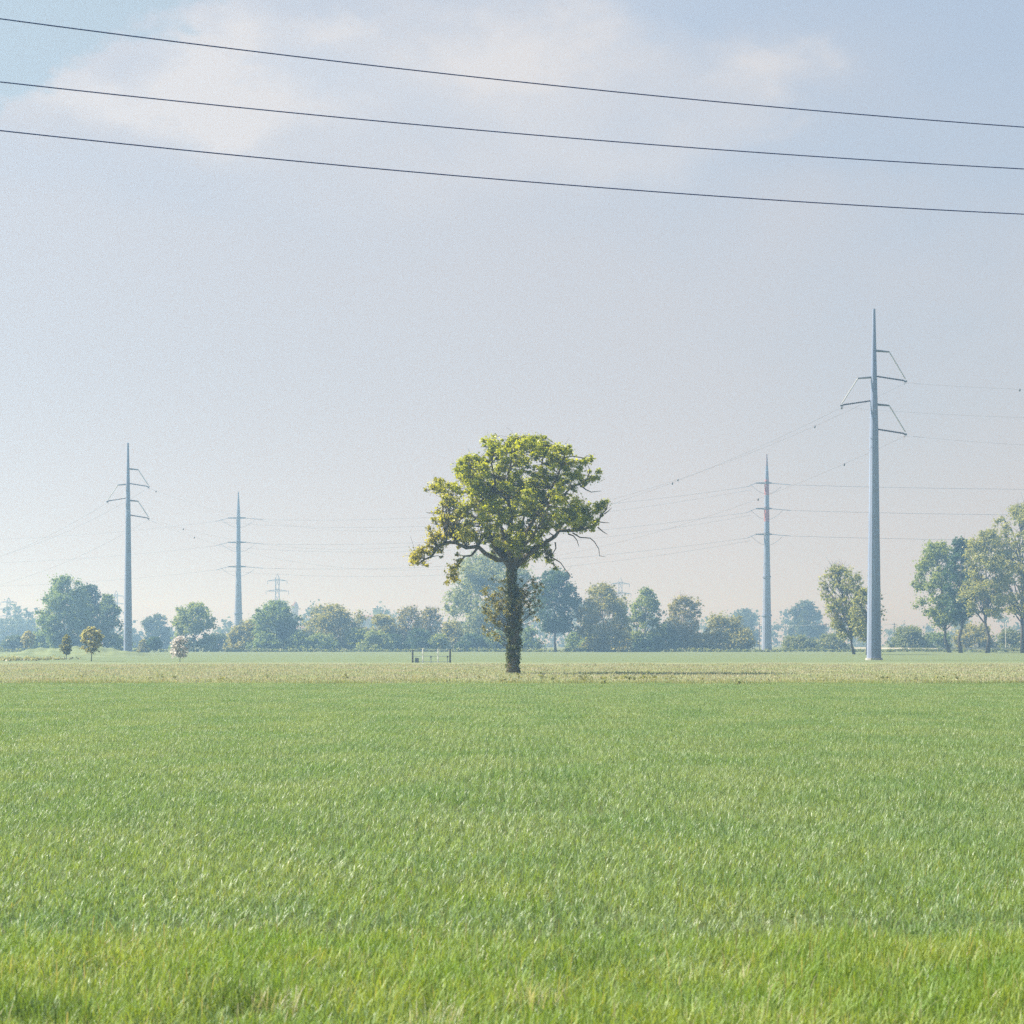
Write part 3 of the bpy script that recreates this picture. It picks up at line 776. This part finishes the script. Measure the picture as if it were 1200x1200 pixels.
tipsR = brace_pole('tall slim pale blue pole with three braced arms standing at the right', 1024.2, 231, 362, .80, .15,
                   [(411, 1, 1061, 446, 18), (442, -1, 986.5, 474.5, 19), (474, 1, 1061, 508, 18)])
tipsL = brace_pole('slim pale blue pole with three braced arms standing at the left behind the blossom tree', 150, 335, 519, .70, .14,
                   [(549.5, 1, 174, 570, 12), (567.5, -1, 126, 587, 12), (586.5, 1, 174, 607, 12)])


def tension_pole(label, px, d, top, base_r, levels, striped, arm_l, arm_r, str_l, str_r, rings):
    k = d / F
    H = CAMZ + (HY - top) * k; X = (px - CX) * k
    zof = lambda row: CAMZ + (HY - row) * k
    root = empty('pylon', (X, d, 0), label, 'pylon', 'thick tubular tension pylons')
    zsp = zof(levels[0] - 10)
    prof = [(0, base_r), (zof(rings[0]), base_r * .82), (zof(levels[2]), base_r * .54), (zof(levels[0]), base_r * .43), (zsp, base_r * .36), (H, .12)]
    zs = [a for a, _ in prof]; rs = [b for _, b in prof]
    rat = lambda z: float(np.interp(z, zs, rs))
    bands = []
    if striped:
        cuts = [0, zof(611), zof(594), zof(580), zof(562), zof(546), H]
        names = ['shaft', 'red_band', 'white_band', 'red_band', 'white_band', 'spire']
        mats = ['steel', 'steel_red', 'steel', 'steel_red', 'steel', 'spire']
    else:
        cuts = [0, zsp, H]; names = ['shaft', 'spire']; mats = ['steel', 'steel']
    for a, b, nm, mt in zip(cuts[:-1], cuts[1:], names, mats):
        ks = [a] + [z for z in zs if a < z < b] + [b]
        m = MB(); m.tube([(0, 0, z) for z in ks], [rat(z) for z in ks], 12); m.build(nm, M[mt], root)
    for r_ in rings:
        m = MB(); z = zof(r_); m.tube([(0, 0, z - .2), (0, 0, z + .2)], rat(z) * 1.22, 12); m.build('joint_collar', M['steel'], root)
    tl, tr = [], []
    for row in levels:
        z = zof(row)
        a = MB(); a.tube([(-arm_l * k, 0, z), (0, 0, z)], [.14, .26], 8); a.tube([(0, 0, z), (arm_r * k, 0, z)], [.26, .14], 8)
        a.tube([(0, 0, z - .25), (0, 0, z + .35)], rat(z) * 1.15, 12)
        a.build('cross_arm', M['steel_dark'], root)
        for sgn, ar, st, lst in ((-1, arm_l, str_l, tl), (1, arm_r, str_r, tr)):
            p0 = np.array([sgn * ar * k, 0, z - .05]); p1 = p0 + np.array([sgn * st * k, 0, -(.9 if sgn < 0 else .4)])
            s = MB(); s.tube([p0 + (p1 - p0) * i / 24 for i in range(25)], [.05 if i % 2 else .11 for i in range(25)], 6)
            s.build('insulator_string', M['steel'], root)
            lst.append(np.array([X, d, 0]) + p1)
        j = MB(); jj = []
        for i in range(9):
            t = i / 8; jj.append((-arm_l * k - str_l * k * .6 + t * (arm_l + arm_r + str_l * .6 + str_r * .6) * k, -.5, z - .3 - 3.0 * 4 * t * (1 - t) * .8))
        j.tube(jj, .035, 5); j.build('jumper_cable', M['wire_far'], root)
    return tl, tr


l3, r3 = tension_pole('thick pylon with red and white painted bands left of the tall right pole', 898.5, 520, 532, 1.28, (566, 596, 626), True, 13, 6, 10, 22, (721, 676))
l2, r2 = tension_pole('thick unpainted grey pylon behind the trees right of the left slim pole', 279.3, 600, 576, 1.3, (607, 635.5, 664), False, 12, 9, 14, 20, (719,))


# ------------------------------------------------------------------ wires
def span(a, b, sag, n=40):
    return [np.array(a) + (np.array(b) - np.array(a)) * t - np.array([0, 0, 4 * sag * t * (1 - t)]) for t in np.linspace(0, 1, n + 1)]


def wire(label, pts, r, mat, group, name='power_line', markers=()):
    m = MB(); m.tube(pts, r, 6)
    root = m.build(name, M[mat], None, smooth=True)
    tag(root, label, 'power line', group)
    for f in markers:
        p = pts[int(f * (len(pts) - 1))]
        k = MB(); k.tube([p + np.array([0, 0, -.24]), p + np.array([0, 0, -.08]), p + np.array([0, 0, .08])], [.04, .11, .04], 8)
        k.build('line_marker', M['steel_dark'], root)
    return root


nm = ['upper right', 'left', 'lower right']
dv = tipsL[0] - tipsR[0]
for i in range(3):
    A = tipsL[i] + np.array([-99.6, 104, .5]); Bq = tipsR[i] + np.array([99, -104, .5])
    pts = span(A, tipsL[i], 11, 50)[:-1] + span(tipsL[i], tipsR[i], 11, 70)[:-1] + span(tipsR[i], Bq, 5.5, 40)
    wire('thin drooping wire carried on the %s arms of both slim poles' % nm[i], pts, .0115, 'wire_far', 'wires of the slim poles', markers=[(.32, .60, .655, .715, .78), (.38, .63, .68, .75), (.35, .69, .73, .80)][i])
lv = ['top', 'middle', 'bottom']
for i in range(3):
    wire('wire from the %s arm of the grey pylon across to the striped pylon' % lv[i], span(r2[i], l3[i], 2.6), .034, 'wire_far', 'wires between the thick pylons')
    e = l3[i] + np.array([1.2, 3.0, -.5])
    wire('second slacker wire hung beside the %s arm of the striped pylon from the grey pylon' % lv[i], span(l2[i] + np.array([.2, 3.0, 0]), e, 4.6), .026, 'wire_far', 'wires between the thick pylons')
    wire('wire running right from the %s arm of the striped pylon out of the photo' % lv[i], span(r3[i], r3[i] + np.array([160, 0, 0.3]), 1.3), .034, 'wire_far', 'wires right of the striped pylon')
    wire('faint wire running left from the %s arm of the grey pylon' % lv[i], span(l2[i], l2[i] + np.array([-170, 60, 1]), 4.5), .022, 'wire_far', 'wires left of the grey pylon')
for lab, dl, dr, yl, ym, yr in (('highest', 40.0, 48.4, 22, 95, 149), ('middle', 41.2, 48.75, 96, 156, 198), ('lowest', 40.0, 47.8, 153, 211.5, 251)):
    a, b = at(0, yl, dl), at(1200, yr, dr)
    tm = -a[0] / (b[0] - a[0]); dm = a[1] + (b[1] - a[1]) * tm
    drop = (a[2] + (b[2] - a[2]) * tm) - (CAMZ + (HY - ym) / F * dm)
    kq = drop / (tm * (1 - tm))
    pts = [a + (b - a) * t - np.array([0, 0, kq * t * (1 - t)]) for t in np.linspace(-1.3, 2.4, 75)]
    wire('%s of the three thick dark overhead wires crossing the top of the sky' % lab, pts, .0118, 'wire', 'three near overhead wires')

# ------------------------------------------------------------------ far structures
def lattice(label, px, top, d, w):
    k = d / F; H = CAMZ + (HY - top) * k
    root = empty('lattice_tower', ((px - CX) * k, d, 0), label, 'pylon', 'far lattice towers')
    m = MB(); b, t = w * .5, w * .16
    lv_ = np.linspace(0, H * .94, 9)
    hw = lambda z: b + (t - b) * min(1, z / (H * .7))
    for sx in (-1, 1):
        for sy in (-1, 1):
            m.tube([(sx * hw(z), sy * hw(z), z) for z in lv_] + [(0, 0, H)], .11, 4)
    for z0, z1 in zip(lv_[:-1], lv_[1:]):
        for sy in (-1, 1):
            m.tube([(-hw(z0), sy * hw(z0), z0), (hw(z1), sy * hw(z1), z1)], .06, 4); m.tube([(hw(z0), sy * hw(z0), z0), (-hw(z1), sy * hw(z1), z1)], .06, 4)
            m.tube([(sy * hw(z0), -hw(z0), z0), (sy * hw(z1), hw(z1), z1)], .06, 4)
    m.build('frame', M['steel_dark'], root)
    for f, L in ((.90, .85), (.76, 1.0), (.62, .85)):
        a = MB(); z = H * f; x = w * L
        a.tube([(-x, 0, z), (0, 0, z + .8), (x, 0, z)], [.1, .2, .1], 5); a.tube([(-x, 0, z), (x, 0, z)], .13, 5)
        for s in (-1, 1): a.tube([(s * x, 0, z), (s * x, 0, z - 1.6)], .12, 5)
        a.build('cross_arm', M['steel_dark'], root)


lattice('far lattice tower rising behind the peaked bushy tree', 325, 672, 1050, 5.6)
lattice('far lattice tower showing above the white branched tree', 727, 676, 1050, 5.2)
lattice('far lattice tower at the left edge of the photo', 10, 700, 1150, 5.0)
lattice('faint lattice tower between the left clump and the slim pole', 136, 692, 1150, 4.8)


def lathe(name, prof, mat, parent, n=20):
    m = MB(); m.tube([(0, 0, z) for r, z in prof], [r for r, z in prof], n); return m.build(name, mat, parent)


D = 1200.0; k = D / F
tw = empty('bell_tower', ((346 - CX) * k, D, 0), 'far narrow tower with a pointed dome seen between peaked tree and willow', 'tower')
H = CAMZ + (HY - 704.5) * k
m = MB(); m.box((0, 0, H * .41), (3.1, 3.1, H * .82)); m.build('shaft', M['brick'], tw)
m = MB(); m.box((0, 0, H * .86), (3.5, 3.5, H * .07)); m.build('belfry', M['brick'], tw)
lathe('dome', [(1.7, H * .895), (1.5, H * .93), (.9, H * .97), (.1, H)], M['rooft'], tw)
fh = empty('farmhouse', ((360 - CX) * k, D, 0), 'far gabled house beside the narrow tower', 'house')
m = MB(); m.box((0, 0, 5), (13, 10, 10)); m.build('wall', M['brick'], fh)
m = MB(); m.poly([(-7, -5.4, 10), (7, -5.4, 10), (7, 5.4, 10), (-7, 5.4, 10), (-3, 0, 14.2), (3, 0, 14.2)], [(0, 1, 5, 4), (2, 3, 4, 5), (1, 2, 5), (3, 0, 4), (3, 2, 1, 0)]); m.build('roof', M['rooft'], fh)
wt = empty('water_tower', ((440 - CX) * k, D, 0), 'far mushroom shaped water tower above the low pale tree', 'water tower')
z = lambda r: CAMZ + (HY - r) * k
lathe('stem', [(1.3, 0), (1.2, z(724))], M['concrete'], wt)
lathe('tank', [(1.0, z(724.5)), (1.6, z(721)), (1.8, z(718)), (1.8, z(713.5)), (2.1, z(713)), (2.1, z(712.2)), (.4, z(711.5))], M['concrete'], wt)
hs = empty('low_hall', ((438 - CX) * k, D - 30, 0), 'far low hall below the water tower', 'building')
m = MB(); m.box((0, 0, 7.0), (13, 14, 14.0)); m.build('wall', M['brick'], hs)
m = MB(); m.tube([(-6.6, 0, 14), (6.6, 0, 14)], 3.4, 16); m.build('roof', M['rooft'], hs)

# ------------------------------------------------------------------ field gate, guard rail, utility line, mound
GD = 200.0; k = GD / F
gt = empty('field_gate', ((505.5 - CX) * k, GD, 0), 'grey field gate between two dark posts on the far side of the dry grass', 'gate')
zg = lambda r: CAMZ + (HY - r) * k
for px, w_, t_, mt, nm_ in ((483.5, .17, 761.5, 'wood_dark', 'gate_post'), (527.5, .17, 760.5, 'wood_dark', 'gate_post'), (495.6, .11, 760, 'white', 'white_post'), (513.4, .10, 760, 'white', 'white_post')):
    m = MB(); m.tube([((px - 505.5) * k, 0, -.1), ((px - 505.5) * k, 0, zg(t_))], w_ / 2, 8); m.build(nm_, M[mt], gt)
for r_ in (762, 769, 775.6):
    m = MB(); m.tube([(-22 * k, .08, zg(r_)), (22 * k, .08, zg(r_))], .022, 6); m.build('rail', M['steel'], gt)
for px in (505, 524.5):
    m = MB(); m.tube([((px - 505.5) * k, .05, 0), ((px - 505.5) * k, .05, zg(769))], .035, 6); m.box(((px - 505.5) * k, .05, zg(769.5)), (.14, .1, .16)); m.build('valve_stem', M['steel_dark'], gt)
m = MB(); m.box(((488.5 - 505.5) * k, 0, .22), (.36, .2, .44)); m.build('meter_box', M['steel_dark'], gt)

rd = 470.0; k = rd / F
gr_ = empty('guard_rail', ((1120 - CX) * k, rd, 0), 'long pale roadside guard rail beyond the trunks on the right', 'guard rail')
m = MB(); pts = []
for px, dd in ((1028, 40), (1040, 22), (1054, 10), (1070, 4), (1100, 0), (1160, 0), (1230, 0), (1330, 0)):
    pts.append(((px - 1120) * k * (rd + dd) / rd, dd, .72))
for zz, hh in ((.72, .14),):
    for a, b in zip(pts[:-1], pts[1:]):
        m.poly([(a[0], a[1] - .04, zz - hh), (b[0], b[1] - .04, zz - hh), (b[0], b[1], zz), (a[0], a[1], zz), (a[0], a[1] + .06, zz - hh), (b[0], b[1] + .06, zz - hh), (b[0], b[1] - .04, zz + hh), (a[0], a[1] - .04, zz + hh)],
               [(0, 1, 2, 3), (3, 2, 6, 7), (4, 5, 1, 0), (7, 6, 5, 4)])
m.build('rail', M['concrete'], gr_)
for px in range(1070, 1330, 8):
    m = MB(); m.box(((px - 1120) * k, .12, .3), (.12, .08, .75)); m.build('post', M['steel_dark'], gr_)

UD = 640.0; k = UD / F
ups = []
for px, lab in ((890, 'thin dark utility pole beside the striped pylon'), (968, 'thin dark utility pole behind the sparse olive tree'), (1048, 'thin dark utility pole right of the big right pole'), (1108, 'thin dark utility pole behind the bending maple')):
    u = empty('utility_pole', ((px - CX) * k, UD, 0), lab, 'utility pole', 'thin utility poles along the lane')
    m = MB(); m.tube([(0, 0, -.2), (0, 0, 8.0)], [.17, .11], 8); m.build('pole', M['wood_dark'], u)
    m = MB(); m.box((0, -.16, 7.5), (1.6, .12, .14)); m.build('cross_arm', M['wood_dark'], u)
    ups.append(np.array([(px - CX) * k, UD, 7.62]))
for sx, lab in ((-.7, 'nearer'), (.7, 'farther')):
    pts = []
    for a, b in zip(ups[:-1], ups[1:]): pts += span(a + np.array([sx * .3, sx, 0]), b + np.array([sx * .3, sx, 0]), .5, 10)[:-1]
    pts.append(ups[-1] + np.array([sx * .3, sx, 0]))
    wire('%s pale cable strung low between the thin utility poles' % lab, pts, .035, 'wire_pale', 'pale utility cables', name='utility_cable')
lp_ = empty('lamp_post', ((1183.5 - CX) * 470 / F, 474, 0), 'thin white lamp post behind the tallest tree at the right edge', 'lamp post')
m = MB(); m.tube([(0, 0, 0), (0, 0, 6.6)], [.07, .05], 8); m.build('pole', M['white'], lp_)
m = MB(); m.tube([(0, 0, 6.6), (.3, 0, 6.9), (.9, 0, 7.0)], .04, 6); m.box((1.1, 0, 7.0), (.5, .2, .1)); m.build('lamp_head', M['white'], lp_)

# low grassy mound on the left
mm = MB(); nx, ny = 60, 24
mc = at(88, 764, 300); hw_, hd = 10.5, 16.0
for j in range(ny + 1):
    for i in range(nx + 1):
        x = -1 + 2 * i / nx; y = -1 + 2 * j / ny
        e = max(0, 1 - abs(x) ** 2.6) ** 1.2 * max(0, 1 - abs(y) ** 2) ** 1.0
        mm.v.append(np.array([mc[0] + x * hw_, 300 + y * hd, -.03 + e * (1.25 + .18 * math.sin(i * .5) + .12 * math.sin(i * 1.3 + j))])); mm.t.append(.5)
for j in range(ny):
    for i in range(nx):
        a = j * (nx + 1) + i; mm.f.append((a, a + 1, a + nx + 2, a + nx + 1))
M['mound'] = solid('mound_grass', (.16, .20, .10), .95, .1, c2=(.11, .15, .07), nscale=.5, bump=.6)
tag(mm.build('earth_mound', M['mound'], smooth=True), kind='structure')
mb2 = np.stack([mc[0] + (g.random(700) - .5) * 26 * (1 - .4 * g.random(700)), 232 + g.normal(0, 7, 700), .02 + .10 * g.random(700)], 1)
LM['rough'] = leafmat('rough_weeds', (.22, .25, .12), (.32, .32, .19))
v, q, t = leaves(g, mb2, np.full(700, .3), np.full(700, 14), .22)
tag(quads('rough_weeds', v, q, dict(tone=t), LM['rough']), 'patch of brownish weeds in front of the grassy mound at the left', 'weeds', kind='stuff')

we = np.stack([np.concatenate([g.normal(4.5, 2.4, 50), (g.random(60) - .5) * 70]), 104 + g.normal(0, 5, 110), .05 + .10 * g.random(110)], 1)
LM['weed'] = leafmat('dock_weeds', (.17, .20, .08), (.28, .29, .14))
v, q, t = leaves(g, we, .12 + .18 * g.random(110), np.full(110, 12), .12)
tag(quads('margin_weeds', v, q, dict(tone=t), LM['weed']), 'scattered darker weeds in the dry grass strip right of the oak', 'weeds', kind='stuff')

# ------------------------------------------------------------------ haze
hb = MB(); hb.box((0, 1350, 29.5), (6200, 3500, 61))
hm, hnt, hout = newmat('haze_air')
pv = N(hnt, 'ShaderNodeVolumePrincipled')
pv.inputs['Color'].default_value = (.36, .655, 1.0, 1)
pv.inputs['Absorption Color'].default_value = (1, 1, 1, 1)
pv.inputs['Density'].default_value = .00118
pv.inputs['Anisotropy'].default_value = .56
hnt.links.new(pv.outputs[0], hout.inputs['Volume'])
ho = hb.build('haze', hm); tag(ho, 'pale blue haze filling the air over the fields', 'haze', kind='stuff')

# ------------------------------------------------------------------ sky and sun
SUN_EL, SUN_AZ = math.radians(46), math.radians(75)      # azimuth from +Y (view direction) towards -X (left)
sd = np.array([-math.sin(SUN_AZ) * math.cos(SUN_EL), math.cos(SUN_AZ) * math.cos(SUN_EL), math.sin(SUN_EL)])
w = bpy.data.worlds.new('World'); S.world = w; w.use_nodes = True
nt = w.node_tree; nt.nodes.clear()
out = N(nt, 'ShaderNodeOutputWorld'); bg = N(nt, 'ShaderNodeBackground'); bg.inputs['Strength'].default_value = .1
sky = N(nt, 'ShaderNodeTexSky', sky_type='NISHITA'); sky.sun_disc = False
sky.sun_elevation = SUN_EL; sky.sun_rotation = -SUN_AZ; sky.air_density = 1.0; sky.dust_density = 1.5
tc = N(nt, 'ShaderNodeTexCoord'); sep = N(nt, 'ShaderNodeSeparateXYZ'); nt.links.new(tc.outputs['Generated'], sep.inputs[0])
ux, uz = sep.outputs[0], sep.outputs[2]
mp = N(nt, 'ShaderNodeMapping'); nt.links.new(tc.outputs['Generated'], mp.inputs[0]); mp.inputs['Scale'].default_value = (1, 1, 1.7)
n_big = noise(nt, mp.outputs[0], 5.5, 5, .55); n_mid = noise(nt, mp.outputs[0], 15, 8, .62); n_alt = noise(nt, mp.outputs[0], 11, 8, .6)
wx = math_(nt, 'ADD', ux, math_(nt, 'MULTIPLY', math_(nt, 'SUBTRACT', n_mid, .5), .13))
wz = math_(nt, 'ADD', uz, math_(nt, 'MULTIPLY', math_(nt, 'SUBTRACT', n_alt, .5), .10))


def puff_at(px, py, sx, sy, amt):
    """a soft cloud patch round a direction"""
    v = np.array([(px - CX) / F, 1, (HY - py) / F]); v /= np.linalg.norm(v)
    e = 0
    dx = math_(nt, 'MULTIPLY', math_(nt, 'SUBTRACT', wx, float(v[0])), F / sx); dz = math_(nt, 'MULTIPLY', math_(nt, 'SUBTRACT', wz, float(v[2])), F / sy)
    r2 = math_(nt, 'ADD', math_(nt, 'MULTIPLY', dx, dx), math_(nt, 'MULTIPLY', dz, dz))
    return math_(nt, 'MULTIPLY', math_(nt, 'EXPONENT', math_(nt, 'MULTIPLY', r2, -1.0)), amt)


def total(lst):
    o = lst[0]
    for k_ in lst[1:]: o = math_(nt, 'ADD', o, k_)
    return o


# clear gap in the upper left: signed distance from the cumulus edge, broken up by noise
edge = math_(nt, 'SUBTRACT', math_(nt, 'SUBTRACT', uz, .241), math_(nt, 'MULTIPLY', math_(nt, 'ADD', ux, .228), .50))
edge = math_(nt, 'ADD', edge, math_(nt, 'MULTIPLY', math_(nt, 'SUBTRACT', n_mid, .5), .07))
edge = math_(nt, 'ADD', edge, math_(nt, 'MULTIPLY', math_(nt, 'SUBTRACT', n_alt, .5), .03))
gap = ramp(nt, edge, -.002, .009)
thin = math_(nt, 'ADD', math_(nt, 'MULTIPLY', ux, 1.9), math_(nt, 'MULTIPLY', math_(nt, 'SUBTRACT', uz, .15), 3.2))
thin = math_(nt, 'ADD', thin, math_(nt, 'MULTIPLY', math_(nt, 'SUBTRACT', n_big, .5), 1.2))
thin = ramp(nt, thin, -.15, .95)
thin = math_(nt, 'ADD', thin, total([puff_at(385, 70, 85, 45, .55), puff_at(500, 120, 120, 40, .3), puff_at(120, 210, 170, 35, .2), puff_at(900, 190, 200, 30, .25), puff_at(760, 20, 90, 30, .3)]), True)
puffs = total([puff_at(300, 70, 170, 75, .35), puff_at(600, 70, 200, 80, .35), puff_at(265, 50, 75, 60, .95), puff_at(150, 105, 110, 32, .8), puff_at(330, 120, 120, 40, .45), puff_at(420, 8, 50, 22, .6), puff_at(610, 55, 95, 55, .75), puff_at(880, 115, 60, 40, .75), puff_at(720, 160, 120, 40, .4), puff_at(560, 200, 200, 30, .25)])
puffs = math_(nt, 'MULTIPLY', puffs, 1.0, True)
low = ramp(nt, uz, .14, .0)
veil = mixc(nt, low, (2.24, 2.28, 2.50), (2.68, 2.50, 2.50))
c = mixc(nt, math_(nt, 'MULTIPLY', thin, .8), veil, mixc(nt, .85, sky.outputs[0], (1.42, 1.78, 2.36)))
c = mixc(nt, puffs, c, (2.80, 2.72, 2.76))
c = mixc(nt, math_(nt, 'MULTIPLY', gap, .9), c, mixc(nt, .92, sky.outputs[0], (1.64, 1.99, 2.26)))
nt.links.new(c, bg.inputs['Color']); nt.links.new(bg.outputs[0], out.inputs['Surface'])

ld = bpy.data.lights.new('sun', 'SUN'); ld.energy = 5.0; ld.angle = math.radians(.5); ld.color = (1, .95, .86)
lo = bpy.data.objects.new('sun', ld); C.objects.link(lo)
from mathutils import Vector
lo.rotation_euler = Vector(-sd).to_track_quat('-Z', 'Y').to_euler()
lo.location = Vector(sd * 80)

# ------------------------------------------------------------------ camera
cd = bpy.data.cameras.new('camera'); cam = bpy.data.objects.new('camera', cd); C.objects.link(cam)
cam.location = (0, 0, CAMZ); cam.rotation_euler = (math.radians(90), 0, 0)
cd.sensor_fit = 'HORIZONTAL'; cd.sensor_width = 24; cd.lens = 24 * F / 1200
cd.shift_y = (HY - 600) / 1200
cd.clip_start = .1; cd.clip_end = 9000
cd.dof.use_dof = True; cd.dof.focus_distance = 110; cd.dof.aperture_fstop = 4.8
S.camera = cam

S.render.engine = 'CYCLES'
S.view_settings.view_transform = 'Standard'; S.view_settings.look = 'None'; S.view_settings.gamma = 1
S.view_settings.exposure = 1.35
S.cycles.max_bounces = 6; S.cycles.diffuse_bounces = 3; S.cycles.glossy_bounces = 2; S.cycles.transmission_bounces = 4; S.cycles.volume_bounces = 0
S.cycles.use_denoising = False; S.cycles.use_adaptive_sampling = False
S.render.film_transparent = False
